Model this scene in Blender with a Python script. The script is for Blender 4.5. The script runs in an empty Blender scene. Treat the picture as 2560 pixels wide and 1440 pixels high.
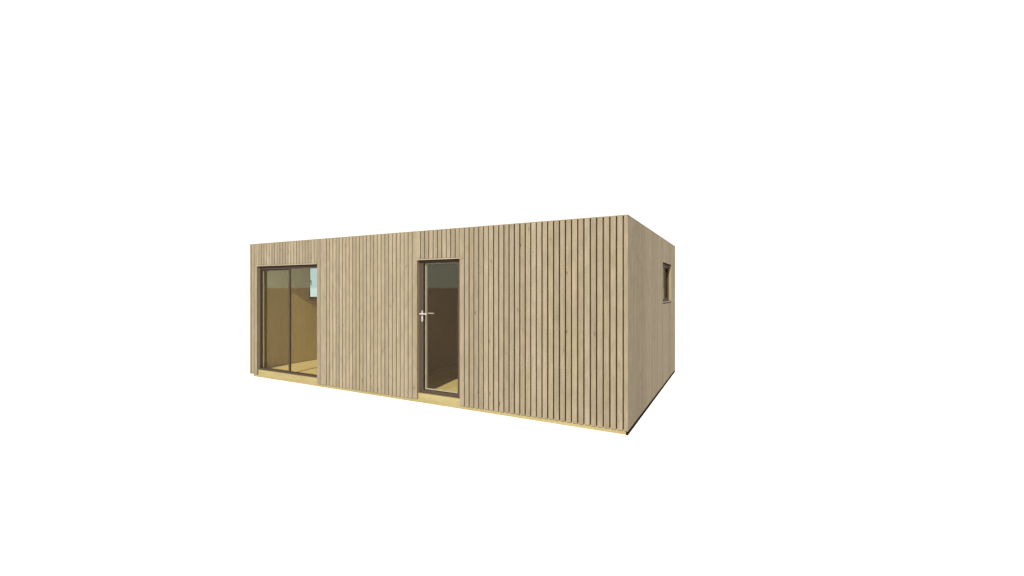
import bpy, math, random
random.seed(7)
S = bpy.context.scene
C = S.collection
R = math.radians

# ------------------------------------------------------------------ camera
cam_d = bpy.data.cameras.new("camera"); cam = bpy.data.objects.new("camera", cam_d); C.objects.link(cam)
cam.location = (0, 0, 1.8369); cam.rotation_euler = (R(90), 0, 0)
cam_d.lens = 36 * 1073.32 / 2560; cam_d.sensor_width = 36; cam_d.clip_start = .05; cam_d.clip_end = 12000
S.camera = cam

# ------------------------------------------------------------------ world
W = bpy.data.worlds.new("World"); S.world = W; W.use_nodes = True
nt = W.node_tree; nt.nodes.clear()
def N(t, kind, **kw):
    n = t.nodes.new(kind)
    for k, v in kw.items(): setattr(n, k, v)
    return n
def maprange(t, src, a, b, c=0., d=1.):
    m = N(t, 'ShaderNodeMapRange'); m.interpolation_type = 'SMOOTHSTEP'
    t.links.new(src, m.inputs[0])
    for i, v in enumerate((a, b, c, d)): m.inputs[i + 1].default_value = v
    return m.outputs[0]
def mult(t, a, b, op='MULTIPLY'):
    m = N(t, 'ShaderNodeMath', operation=op)
    for i, s in enumerate((a, b)):
        if isinstance(s, (int, float)): m.inputs[i].default_value = s
        else: t.links.new(s, m.inputs[i])
    return m.outputs[0]
def mixc(t, f, a, b, mode='MIX'):
    m = N(t, 'ShaderNodeMix', data_type='RGBA', blend_type=mode)
    for i, s in ((0, f), (6, a), (7, b)):
        if isinstance(s, (int, float)): m.inputs[i].default_value = s
        elif isinstance(s, tuple): m.inputs[i].default_value = (*s, 1)[:4]
        else: t.links.new(s, m.inputs[i])
    return m.outputs[2]
tc = N(nt, 'ShaderNodeTexCoord'); sx = N(nt, 'ShaderNodeSeparateXYZ')
nt.links.new(tc.outputs['Generated'], sx.inputs[0])
rear = maprange(nt, sx.outputs[1], .25, -.02)              # the part of the sky behind the viewer
low = maprange(nt, sx.outputs[2], .05, .16, 1, 0)
right = maprange(nt, sx.outputs[0], .55, .98)             # sky boost added on the right to lift the side wall
high = maprange(nt, sx.outputs[2], .68, .92)
c0 = mixc(nt, right, (.87, .83, .80), (1.30, 1.10, .82))
c1 = mixc(nt, rear, c0, mixc(nt, low, (.50, .50, .50), (1.75, 2.35, 2.55)))
c2 = mixc(nt, high, c1, (.36, .37, .40))
bg = N(nt, 'ShaderNodeBackground'); bg.inputs[1].default_value = 1.0
nt.links.new(c2, bg.inputs[0])
ow = N(nt, 'ShaderNodeOutputWorld'); nt.links.new(bg.outputs[0], ow.inputs[0])

# ------------------------------------------------------------------ sun
TH = R(27.6765); c_, s_ = math.cos(TH), math.sin(TH)
CX, CY = 1.4388, 5.3292                                     # near corner of the cabin
from mathutils import Vector
ld = Vector((.16 * -c_ + s_, .16 * s_ + c_, -.60))          # travel of the sunlight
sd = bpy.data.lights.new("sun", 'SUN'); sun = bpy.data.objects.new("sun", sd); C.objects.link(sun)
sd.energy = 5.0; sd.angle = R(.5); sd.color = (1, .965, .90)
sun.rotation_euler = ld.to_track_quat('-Z', 'Y').to_euler(); sun.location = (-6, -8, 9)

S.view_settings.view_transform = 'Standard'; S.view_settings.look = 'None'
S.view_settings.exposure = .45; S.view_settings.gamma = 1
try: S.view_settings.use_curve_mapping = False
except Exception: pass
S.render.engine = 'CYCLES'
S.cycles.use_denoising = True
S.cycles.max_bounces = 12; S.cycles.diffuse_bounces = 6; S.cycles.transparent_max_bounces = 24
S.cycles.sample_clamp_indirect = 4

# ------------------------------------------------------------------ materials
def principled(name):
    m = bpy.data.materials.new(name); m.use_nodes = True
    return m, m.node_tree, m.node_tree.nodes['Principled BSDF']
def plain(name, col, rough=.5, metal=0., vary=.06, scale=30, bump=0.):
    m, t, b = principled(name)
    co = N(t, 'ShaderNodeTexCoord'); n = N(t, 'ShaderNodeTexNoise')
    n.inputs['Scale'].default_value = scale; n.inputs['Detail'].default_value = 4
    t.links.new(co.outputs['Object'], n.inputs['Vector'])
    f = maprange(t, n.outputs[0], .3, .7)
    t.links.new(mixc(t, f, tuple(x * (1 - vary) for x in col), tuple(x * (1 + vary) for x in col)), b.inputs['Base Color'])
    b.inputs['Roughness'].default_value = rough; b.inputs['Metallic'].default_value = metal
    if bump:
        bm = N(t, 'ShaderNodeBump'); bm.inputs['Strength'].default_value = bump; bm.inputs['Distance'].default_value = .002
        t.links.new(n.outputs[0], bm.inputs['Height']); t.links.new(bm.outputs[0], b.inputs['Normal'])
    return m
def wood(name, light, dark, grey, axis='Z', knots=.6, tonevar=.5, rough=.72, fine=1.0, greyamt=.5, blotch=.06):
    """sawn softwood, grain along one local axis; every board carries its own 'tone' number"""
    m, t, b = principled(name)
    co = N(t, 'ShaderNodeTexCoord'); at = N(t, 'ShaderNodeAttribute', attribute_name='tone')
    tone = at.outputs['Fac']
    off = N(t, 'ShaderNodeCombineXYZ')
    for i in range(3): t.links.new(mult(t, tone, (37.3, 21.7, 53.9)[i]), off.inputs[i])
    add = N(t, 'ShaderNodeVectorMath', operation='ADD')
    t.links.new(co.outputs['Object'], add.inputs[0]); t.links.new(off.outputs[0], add.inputs[1])
    def scaled(a, l):
        v = N(t, 'ShaderNodeVectorMath', operation='MULTIPLY')
        t.links.new(add.outputs[0], v.inputs[0])
        v.inputs[1].default_value = tuple(l if ax == axis else a for ax in 'XYZ')
        return v.outputs[0]
    g = N(t, 'ShaderNodeTexNoise'); g.inputs['Scale'].default_value = 1; g.inputs['Detail'].default_value = 6
    g.inputs['Roughness'].default_value = .62; g.inputs['Distortion'].default_value = .35
    t.links.new(scaled(70 * fine, 1.6), g.inputs['Vector'])
    p = N(t, 'ShaderNodeTexNoise'); p.inputs['Scale'].default_value = 1; p.inputs['Detail'].default_value = 3
    t.links.new(scaled(9, 1.5), p.inputs['Vector'])
    col = mixc(t, maprange(t, g.outputs[0], .32, .68), dark, light)
    col = mixc(t, mult(t, maprange(t, p.outputs[0], .42, .66), greyamt), col, grey)
    # board to board difference
    lo = maprange(t, tone, 0, 1, 1 - .22 * tonevar, 1 + .20 * tonevar)
    cc = N(t, 'ShaderNodeCombineXYZ')
    for i in range(3): t.links.new(lo, cc.inputs[i])
    col = mixc(t, 1., col, cc.outputs[0], 'MULTIPLY')
    # weathering blotches, longer along the grain
    q = N(t, 'ShaderNodeTexNoise'); q.inputs['Scale'].default_value = 1; q.inputs['Detail'].default_value = 5; q.inputs['Roughness'].default_value = .6
    t.links.new(scaled(11, 4.5), q.inputs['Vector'])
    w = maprange(t, q.outputs[0], .30, .70, 1 - blotch, 1 + blotch)
    c3 = N(t, 'ShaderNodeCombineXYZ')
    for i in range(3): t.links.new(w, c3.inputs[i])
    col = mixc(t, 1., col, c3.outputs[0], 'MULTIPLY')
    # knots
    v = N(t, 'ShaderNodeTexVoronoi'); v.inputs['Scale'].default_value = 1; v.inputs['Randomness'].default_value = 1
    t.links.new(scaled(9, 3.2), v.inputs['Vector'])
    kn = maprange(t, v.outputs['Distance'], .03, .10, 1, 0)
    halo = maprange(t, v.outputs['Distance'], .06, .30, 1, 0)
    col = mixc(t, mult(t, halo, .22 * knots), col, tuple(x * .62 for x in dark))
    col = mixc(t, mult(t, kn, knots), col, tuple(x * .38 for x in dark))
    t.links.new(col, b.inputs['Base Color'])
    b.inputs['Roughness'].default_value = rough; b.inputs['Specular IOR Level'].default_value = .10
    bm = N(t, 'ShaderNodeBump'); bm.inputs['Strength'].default_value = .25; bm.inputs['Distance'].default_value = .0015
    t.links.new(g.outputs[0], bm.inputs['Height']); t.links.new(bm.outputs[0], b.inputs['Normal'])
    return m
def glass(name, tint, f0=.02, refl=(1, 1, 1)):
    m = bpy.data.materials.new(name); m.use_nodes = True; t = m.node_tree; t.nodes.clear()
    ge = N(t, 'ShaderNodeNewGeometry'); d = N(t, 'ShaderNodeVectorMath', operation='DOT_PRODUCT')
    t.links.new(ge.outputs['Incoming'], d.inputs[0]); t.links.new(ge.outputs['Normal'], d.inputs[1])
    ab = mult(t, d.outputs['Value'], 0, 'ABSOLUTE')
    one = N(t, 'ShaderNodeMath', operation='SUBTRACT'); one.inputs[0].default_value = 1; t.links.new(ab, one.inputs[1])
    one.use_clamp = True
    fr = mult(t, mult(t, mult(t, one.outputs[0], 5, 'POWER'), .85), f0, 'ADD')
    tr = N(t, 'ShaderNodeBsdfTransparent'); tr.inputs[0].default_value = (*tint, 1)
    gl = N(t, 'ShaderNodeBsdfGlossy'); gl.inputs['Color'].default_value = (*refl, 1); gl.inputs['Roughness'].default_value = .0
    mx = N(t, 'ShaderNodeMixShader'); t.links.new(fr, mx.inputs[0]); t.links.new(tr.outputs[0], mx.inputs[1]); t.links.new(gl.outputs[0], mx.inputs[2])
    o = N(t, 'ShaderNodeOutputMaterial'); t.links.new(mx.outputs[0], o.inputs[0])
    return m

M = {}
M['slat'] = wood('weathered_larch', (.206, .165, .115), (.164, .130, .086), (.174, .145, .091), 'Z', .85, .50, greyamt=.8, blotch=.08)
M['trim'] = wood('larch_trim', (.25, .20, .14), (.215, .17, .115), (.23, .19, .125), 'X', .2, .3)
M['jamb'] = wood('larch_jamb', (.195, .158, .105), (.165, .132, .085), (.185, .155, .098), 'Z', .2, .3)
M['beam'] = wood('fresh_pine_beam', (.245, .198, .096), (.205, .163, .075), (.228, .198, .085), 'X', .15, .3, greyamt=.4)
M['floor'] = wood('pine_floor', (.52, .44, .20), (.47, .385, .17), (.50, .425, .185), 'Y', .2, .3, .5)
M['lining'] = wood('spruce_lining', (.335, .262, .105), (.30, .232, .090), (.325, .262, .098), 'Z', .2, .15, .6)
M['dark_lining'] = wood('dark_brown_lining', (.135, .086, .036), (.112, .070, .028), (.125, .082, .033), 'Z', .1, .15, .6)  # darker brown lining for the door room
M['membrane'] = plain('dark_membrane', (.040, .023, .008), .9)
M['membrane'].node_tree.nodes['Principled BSDF'].inputs['Specular IOR Level'].default_value = .05
M['batten'] = plain('stained_batten', (.045, .027, .010), .9, vary=.2)
M['plinth'] = plain('black_base_strip', (.007, .0045, .003), .9)  # near-black strip along the cabin base
M['frame'] = plain('brown_coated_metal', (.050, .035, .024), .6, vary=.05)
M['frame'].node_tree.nodes['Principled BSDF'].inputs['Specular IOR Level'].default_value = .06
M['gasket'] = plain('dark_gasket_and_shade', (.012, .008, .004), .9)  # real gaskets, plus the head strips that paint in shade
M['bead'] = plain('pale_spacer', (.46, .46, .38), .6)
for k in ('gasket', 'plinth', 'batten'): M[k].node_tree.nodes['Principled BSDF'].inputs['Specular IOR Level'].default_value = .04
M['handle'] = plain('satin_nickel', (.36, .315, .275), .5, .1, vary=.03)
M['roof'] = plain('grey_roof_felt', (.10, .10, .10), .9, vary=.15, bump=.4)
M['glass'] = glass('warm_reflection_glass', (.965, .95, .90), .0205, (1, .76, .52))  # warm reflection colour stands in for mirrored brown ground
M['sky_tint'] = glass('sky_tint_glass', (.60, .735, .79))  # blue of the sky beyond is put into the pane
M['dim_refl'] = glass('dim_reflection_glass', (.80, .78, .70), .02, (.30, .26, .18))  # dark reflection colour stands in for mirrored darker surroundings
M['ground'] = plain('white_ground', (.87, .85, .82), .9, vary=.01, scale=.5)
M['ground'].node_tree.nodes['Principled BSDF'].inputs['Specular IOR Level'].default_value = 0

# ------------------------------------------------------------------ mesh builder (u along the front to the left, v into the depth)
class MB:
    def __init__(s): s.v = []; s.f = []; s.t = []
    def box(s, u0, u1, v0, v1, z0, z1, tone=None):
        x0, x1 = -max(u0, u1), -min(u0, u1)
        tone = random.random() if tone is None else tone
        b = len(s.v)
        s.v += [(x0, v0, z0), (x1, v0, z0), (x1, v1, z0), (x0, v1, z0), (x0, v0, z1), (x1, v0, z1), (x1, v1, z1), (x0, v1, z1)]
        for q in ((0, 3, 2, 1), (4, 5, 6, 7), (0, 1, 5, 4), (1, 2, 6, 5), (2, 3, 7, 6), (3, 0, 4, 7)):
            s.f.append(tuple(b + i for i in q)); s.t.append(tone)
        return s
    def tube(s, p0, p1, r, n=20, r1=None):
        """round bar between two (u, v, z) points"""
        a = Vector((-p0[0], p0[1], p0[2])); e = Vector((-p1[0], p1[1], p1[2])); d = (e - a).normalized()
        k = d.orthogonal().normalized(); l = d.cross(k); b = len(s.v); r1 = r if r1 is None else r1
        for c0, rr in ((a, r), (e, r1)):
            for i in range(n):
                w = 2 * math.pi * i / n; s.v.append(tuple(c0 + k * math.cos(w) * rr + l * math.sin(w) * rr))
        for i in range(n):
            j = (i + 1) % n; s.f.append((b + i, b + j, b + n + j, b + n + i)); s.t.append(.5)
        s.f.append(tuple(b + i for i in reversed(range(n)))); s.t.append(.5)
        s.f.append(tuple(b + n + i for i in range(n))); s.t.append(.5)
        return s
    def build(s, name, mat, parent=None, bevel=0.):
        me = bpy.data.meshes.new(name); me.from_pydata(s.v, [], s.f); me.update()
        a = me.attributes.new('tone', 'FLOAT', 'FACE')
        for i, t in enumerate(s.t): a.data[i].value = t
        me.materials.append(mat)
        o = bpy.data.objects.new(name, me); C.objects.link(o); o.parent = parent
        if bevel:
            m = o.modifiers.new('bevel', 'BEVEL'); m.width = bevel; m.segments = 2; m.limit_method = 'ANGLE'
            m.harden_normals = False
        return o

# ------------------------------------------------------------------ ground
gm = bpy.data.meshes.new('ground'); gm.from_pydata([(-6000, -6000, 0), (6000, -6000, 0), (6000, 6000, 0), (-6000, 6000, 0)], [], [(0, 1, 2, 3)])
gm.materials.append(M['ground']); g = bpy.data.objects.new('ground', gm); C.objects.link(g); g['kind'] = 'structure'

# ------------------------------------------------------------------ the cabin
L, D, H = 7.800, 4.590, 2.750
cabin = bpy.data.objects.new('timber_cabin', None); C.objects.link(cabin)
cabin.location = (CX, CY, 0); cabin.rotation_euler = (0, 0, -TH); cabin.empty_display_size = .3
cabin['label'] = 'flat-roofed timber cabin clad in vertical pale wooden slats with glazed doors'
cabin['category'] = 'cabin'

DO = (2.521, 3.345)          # door opening along the front
SO = (5.720, 7.552)          # sliding door opening
ZT = 2.280                   # underside of both heads
ZB = .150                    # threshold height
ZC, ZR = .056, 2.738         # cladding bottom and top
GAP = .0180; TK = .025       # gap between slats, slat thickness
WO = (2.823, 3.975, 1.575, 2.312)    # window in the right-hand side: v0, v1, z0, z1
WL = (1.275, 2.420, 1.568, 2.400)    # window in the left-hand side

# gap centres along the front
gc = [.058 + .085 * k for k in range(25)]
while gc[-1] < L - .12: gc.append(gc[-1] + .0842)
gc = sorted(gc)
def near(x, l): return min(l, key=lambda q: abs(q - x))
G = {e: near(e + d, gc) for e, d in ((DO[0], 0), (DO[1], .018), (SO[0], 0), (SO[1], .020))}    # the gap nearest each side of an opening
gc.remove(near(5.555, gc))                                   # one double-wide board beside the sliding door
def jit(x): return x + random.uniform(-.0012, .0012)

front = MB()
edges = gc + [L - .05 + GAP / 2]
for a, b in zip(edges[:-1], edges[1:]):
    gp = GAP if a < 1.9 else (GAP - .0025 if a < 3.3 else GAP - .0045)
    a2, b2 = jit(a + gp / 2), jit(b - gp / 2)
    over = any(a > G[p] - .001 and b < G[q] + .001 for p, q in (DO, SO))
    if not over:
        for p, q in (DO, SO):
            if a == G[q]: a2 = q
            if b == G[p]: b2 = p
    front.box(a2, b2, random.uniform(-.0006, .0006), TK, (ZT + .022) if over else ZC + random.uniform(-.0015, .0015), ZR)
front.build('front_cladding', M['slat'], cabin, .0022)

# the other three sides
def side_cladding(name, u0, u1, wins):
    m = MB(); v = .058
    while v < D - .07:
        w = min(v + .079, D - .052)
        hit = [q for q in wins if w > q[0] and v < q[1]]
        if hit:
            q = hit[0]
            a, b = (v, w)
            tn = random.random()
            if a < q[0]: m.box(u0, u1, a, q[0], ZC, ZR, tn); a = q[0]
            if b > q[1]: m.box(u0, u1, q[1], b, ZC, ZR, tn); b = q[1]
            m.box(u0, u1, a, b, ZC, q[2] - .030, tn); m.box(u0, u1, a, b, q[3], ZR, tn)
        else: m.box(u0, u1, v, w, ZC, ZR)
        v += .085
    return m.build(name, M['slat'], cabin, .0015)
side_cladding('side_cladding', 0, TK, [WO])
side_cladding('side_cladding', L - TK, L, [WL])
m = MB(); u = .058
while u < L - .08: m.box(u, min(u + .071, L - .055), D - TK, D, ZC, ZR); u += .085
m.build('rear_cladding', M['slat'], cabin, .0015)
for (a, b, p, q) in ((0, .050, 0, .050), (L - .050, L, 0, .050), (0, .050, D - .050, D), (L - .050, L, D - .050, D)):
    MB().box(a, b, p, q, ZC - .003, ZR).build('corner_post', M['slat'], cabin, .0025)

# battens behind the slats
m = MB()
for z in (.25, .77, 1.29, 1.83):
    for a, b in ((.052, DO[0] - .02), (DO[1] + .02, SO[0] - .02), (SO[1] + .02, L - .052)):
        m.box(a, b, .030, .046, z - .02, z + .02)
m.box(.052, L - .052, .030, .046, 2.34, 2.38)
m.build('batten', M['batten'], cabin)

# walls: dark membrane outside, spruce lining inside
V0, V1, V2 = .047, .150, .170
wl = MB()
def wallrun(m, v0, v1, z0, z1):
    m.box(.047, DO[0] - .016, v0, v1, z0, z1)
    m.box(DO[0] - .016, DO[1] + .016, v0, v1, ZT + .003, z1)
    m.box(DO[1] + .016, SO[0] - .016, v0, v1, z0, z1)
    m.box(SO[0] - .016, SO[1] + .016, v0, v1, ZT + .003, z1)
    m.box(SO[1] + .016, L - .047, v0, v1, z0, z1)
wallrun(wl, V0, V1, .053, 2.737)
wl.build('front_wall', M['membrane'], cabin)
def side_wall(name, u0, u1, q, mat, a=V1 + .0, b=D - V1):
    m = MB()
    m.box(u0, u1, a, q[0], .152, 2.737); m.box(u0, u1, q[1], b, .152, 2.737)
    m.box(u0, u1, q[0], q[1], .152, q[2] - .03); m.box(u0, u1, q[0], q[1], q[3], 2.737)
    m.build(name, mat, cabin)
side_wall('side_wall', .027, .150, WO, M['membrane'])
side_wall('side_wall', L - .150, L - .027, WL, M['membrane'])
MB().box(.047, L - .047, D - V1 + .001, D - .027, .152, 2.737).build('rear_wall', M['membrane'], cabin)
PU0, PU1 = 4.25, 4.35                                       # partition between the dark room and the pale room
def lining(u0, u1, name, mat):
    ln = MB()
    for a, b, z0 in ((.152, DO[0] - .016, .152), (DO[0] - .016, DO[1] + .016, ZT + .003), (DO[1] + .016, SO[0] - .016, .152), (SO[0] - .016, SO[1] + .016, ZT + .003), (SO[1] + .016, L - .152, .152)):
        a, b = max(a, u0), min(b, u1)
        if b > a: ln.box(a, b, V1 + .002, V2, z0, 2.55, .5)
    ln.box(max(u0, .152), min(u1, L - .152), D - V2, D - V1, .152, 2.55, .5)
    q, c0, c1 = (WO, .152, .170) if u0 == 0 else (WL, L - .170, L - .152)
    for (p, r_, z0, z1) in ((V2 + .001, q[0], .152, 2.55), (q[1], D - V2 - .001, .152, 2.55), (q[0], q[1], .152, q[2] - .03), (q[0], q[1], q[3], 2.55)):
        ln.box(c0, c1, p, r_, z0, z1, .5)
    return ln.build(name, mat, cabin)
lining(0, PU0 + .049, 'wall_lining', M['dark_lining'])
lining(PU0 + .050, L, 'wall_lining', M['lining'])
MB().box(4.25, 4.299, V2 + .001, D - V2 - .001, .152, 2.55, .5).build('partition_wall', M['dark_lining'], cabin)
MB().box(4.30, 4.35, V2 + .001, D - V2 - .001, .152, 2.55, .5).build('partition_wall', M['lining'], cabin)

# floor boards, ceiling, roof
fl = MB(); v = .152; u = .152
while u < L - .16: fl.box(u, min(u + .139, L - .153), .152, D - .152, .100, .140); u += .1395
fl.build('floor', M['floor'], cabin)
MB().box(.152, L - .152, V2, D - V2, 2.551, 2.58, .5).build('ceiling', M['lining'], cabin)
rf = MB().box(.056, L - .056, .056, D - .056, 2.7375, 2.7445).build('roof', M['roof'], cabin)
m = MB()
m.box(0, L, .0015, .055, ZR + .001, H); m.box(0, L, D - .055, D, ZR + .002, H)
m.box(0, .055, .056, D - .056, ZR + .002, H); m.box(L - .055, L, .056, D - .056, ZR + .002, H)
m.build('roof_edge_trim', M['slat'], cabin)

# base: pine beams along the front (and back), dark strip under the sides
m = MB(); us = [.028, 2.30, 5.02, L - .085]
for a, b in zip(us[:-1], us[1:]): MB().box(a + .0005, b - .0005, .028, .150, .001, .0575).build('base_beam', M['beam'], cabin, .001)
for a, b in (DO, SO): MB().box(a - .012, b + .001, .0275, .150, .0577, ZB).build('threshold_beam', M['beam'], cabin, .001)
MB().box(.05, L - .05, D - .150, D - .03, .004, ZB).build('base_beam', M['beam'], cabin, .002)
MB().box(.004, .10, .1505, D - .002, 0, .0528).box(.004, .027, .016, .1505, 0, .0528).build('plinth_strip', M['plinth'], cabin)
MB().box(L - .10, L - .018, .151, D - .151, 0, .046).build('plinth_strip', M['plinth'], cabin)
MB().box(.101, .151, .151, D - .151, 0, .0995).build('base_beam', M['beam'], cabin)
MB().box(L - .151, L - .101, .151, D - .151, 0, .0995).build('base_beam', M['beam'], cabin)
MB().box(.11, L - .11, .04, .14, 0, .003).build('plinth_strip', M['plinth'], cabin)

# trims and jamb boards of the front openings
for (a, b), ear in ((DO, True), (SO, False)):
    m = MB().box(a + .001, b - .006, -.013, .062, ZT, ZT + .019)
    MB().box(a + .002, b - .002, .001, .0615, ZT - .008, ZT - .001).build('head_shade_strip', M['gasket'], cabin)  # dark strip added as painted shadow under the head
    if ear: m.box(a - .060, a + .0005, -.013, -.0015, ZT, ZT + .019)
    m.build('head_trim', M['trim'], cabin, .0015)
    MB().box(b, b + .014, TK + .001, .150, ZB + .002, ZT + .001).build('jamb_board', M['jamb'], cabin)
    MB().box(a - .014, a, TK + .001, .150, ZB + .002, ZT + .001).build('jamb_board', M['jamb'], cabin)

# ---- single glazed door
a, b = DO
dr = MB()
zb, zt = ZB - .010 + .001, ZT - .0095
dr.box(a + .001, a + .078, .062, .132, zb + .002, zt); dr.box(b - .080, b - .001, .062, .132, zb + .002, zt)
dr.box(a + .078, b - .080, .062, .132, zb + .002, zb + .064); dr.box(a + .078, b - .080, .062, .132, zt - .034, zt)
door = dr.build('glazed_door', M['frame'], cabin, .002)
ga, gb, gz0, gz1 = a + .078, b - .080, zb + .064, zt - .034
def ring(m, u0, u1, z0, z1, w, v0, v1):
    m.box(u0, u0 + w, v0, v1, z0, z1); m.box(u1 - w, u1, v0, v1, z0, z1)
    m.box(u0 + w, u1 - w, v0, v1, z0, z0 + w); m.box(u0 + w, u1 - w, v0, v1, z1 - w, z1); return m
ring(MB(), ga + .0005, gb - .0005, gz0 + .0005, gz1 - .0005, .004, .068, .0955).build('gasket', M['gasket'], door)
ring(MB(), ga + .0005, gb - .0005, gz0 + .0005, gz1 - .0005, .007, .1035, .150).build('glazing_bead', M['bead'], door)
MB().box(ga + .001, gb - .001, .0965, .1025, gz0 + .001, gz1 - .001).build('pane', M['glass'], door)
hu = b - .060
h = MB()
# plate with rounded ends, rose and lever outside
for v0, v1 in ((.054, .0615),):
    h.box(hu - .013, hu + .013, v0, v1, 1.310, 1.462)
    h.tube((hu, v0, 1.310), (hu, v1, 1.310), .013); h.tube((hu, v0, 1.462), (hu, v1, 1.462), .013)
h.tube((hu, .056, 1.424), (hu, .008, 1.424), .010)
h.tube((hu + .012, .008, 1.424), (hu - .132, .008, 1.424), .0105)
h.tube((hu, .0535, 1.335), (hu, .0500, 1.335), .007)
h.build('door_handle', M['handle'], door, .001)
h = MB()
h.box(hu - .013, hu + .013, .1325, .140, 1.296, 1.476)
h.tube((hu, .138, 1.424), (hu, .186, 1.424), .010)
h.tube((hu + .012, .186, 1.424), (hu - .132, .186, 1.424), .0105)
h.build('door_handle', M['handle'], door, .001)

# ---- sliding door
a, b = SO
sl = MB()
sl.box(a + .001, a + .040, .062, .146, zb + .002, zt); sl.box(b - .014, b - .001, .062, .094, zb + .002, zt)
sl.box(a + .040, b - .014, .062, .146, zb + .002, zb + .040); sl.box(a + .040, b - .014, .062, .146, zt - .052, zt)
slide = sl.build('sliding_door', M['frame'], cabin, .002)
mu = 6.628
ms = MB().box(mu - .016, mu + .024, .074, .100, zb + .041, zt - .053); ms.build('sash_stile', M['frame'], slide, .0015)
sash = MB()
x0, x1, z0, z1 = mu + .012, b - .015, zb + .041, zt - .053
sash.box(x0, x0 + .036, .1005, .122, z0, z1); sash.box(x1 - .016, x1, .096, .118, z0, z1)
sash.box(x0 + .036, x1 - .016, .096, .118, z0, z0 + .010); sash.box(x0 + .036, x1 - .016, .096, .118, z1 - .024, z1)
sb = sash.build('sliding_sash', M['frame'], slide, .001)
MB().box(x1 - .020, x1 - .0165, .112, .130, z0 + .012, z1 - .026).build('glazing_bead', M['bead'], slide)
MB().box(x0 + .0365, x1 - .0205, .104, .110, z0 + .011, z1 - .025).build('pane', M['glass'], slide)
fx = MB(); fx.box(a + .041, mu - .0165, .082, .088, zb + .041, zt - .053)
fx.build('pane', M['glass'], slide)
ring(MB(), a + .0405, mu - .0165, zb + .0405, zt - .0525, .006, .0885, .100).build('gasket', M['gasket'], slide)

# ---- side windows: s = +1 right-hand wall (u = 0), s = -1 left-hand wall
def side_window(q, s, glassmat):
    U = (lambda d: d) if s > 0 else (lambda d: L - d)
    v0, v1, z0, z1 = q
    def bx(m, d0, d1, *r): return m.box(U(d0), U(d1), *r)
    f = MB(); d0, d1 = .047, .125; w = .030
    bx(f, d0, d1, v0 + .013, v0 + .013 + w, z0 + .002, z1 - .013); bx(f, d0, d1, v1 - .013 - w, v1 - .013, z0 + .002, z1 - .013)
    bx(f, d0, d1, v0 + .013 + w, v1 - .013 - w, z0 + .002, z0 + w); bx(f, d0, d1, v0 + .013 + w, v1 - .013 - w, z1 - .013 - w, z1 - .013)
    fr = f.build('window', M['frame'], cabin, .002)
    a0, a1, b0, b1 = v0 + .013 + w, v1 - .013 - w, z0 + w, z1 - .013 - w
    k = MB(); ww = .032
    bx(k, .058, .112, a0 + .001, a0 + ww, b0 + .001, b1 - .001); bx(k, .058, .112, a1 - ww, a1 - .001, b0 + .001, b1 - .001)
    bx(k, .058, .112, a0 + ww, a1 - ww, b0 + .001, b0 + ww); bx(k, .058, .112, a0 + ww, a1 - ww, b1 - ww, b1 - .001)
    k.build('sash', M['frame'], fr, .0015)
    bx(MB(), .070, .076, a0 + ww + .0005, a1 - ww - .0005, b0 + ww + .0005, b1 - ww - .0005).build('pane', glassmat, fr)
    hm = MB(); hz = (z0 + z1) / 2 + .02; hv = a0 + .020
    bx(hm, .113, .119, hv - .013, hv + .013, hz - .035, hz + .035)
    hm.tube((U(.118), hv, hz), (U(.160), hv, hz), .009); hm.tube((U(.158), hv, hz + .010), (U(.158), hv, hz - .10), .009)
    hm.build('window_handle', M['frame'], fr, .001)
    for p in (v0 + .0005, v1 - .0125): bx(MB(), .001, .160, p, p + .012, z0, z1 - .0005).build('window_reveal', M['jamb'], fr)
    bx(MB(), .001, .160, v0 + .0128, v1 - .0128, z1 - .0125, z1 - .0005).build('head_shade_strip', M['gasket'], fr)  # shade at the recess top, painted as a dark head board
    si = MB(); bx(si, -.008, .046, v0 + .001, v1 - .001, z0 - .012, z0 - .001); bx(si, .0465, .165, v0 + .001, v1 - .001, z0 - .029, z0 - .001)
    si.build('window_sill', M['trim'], fr, .0015)
    bx(MB(), .004, .045, v0 + .001, v1 - .001, z0 - .0295, z0 - .0125).build('sill_dark_strip', M['gasket'], fr)  # dark strip filling the slot under the sill
side_window(WO, 1, M['dim_refl'])
side_window(WL, -1, M['sky_tint'])
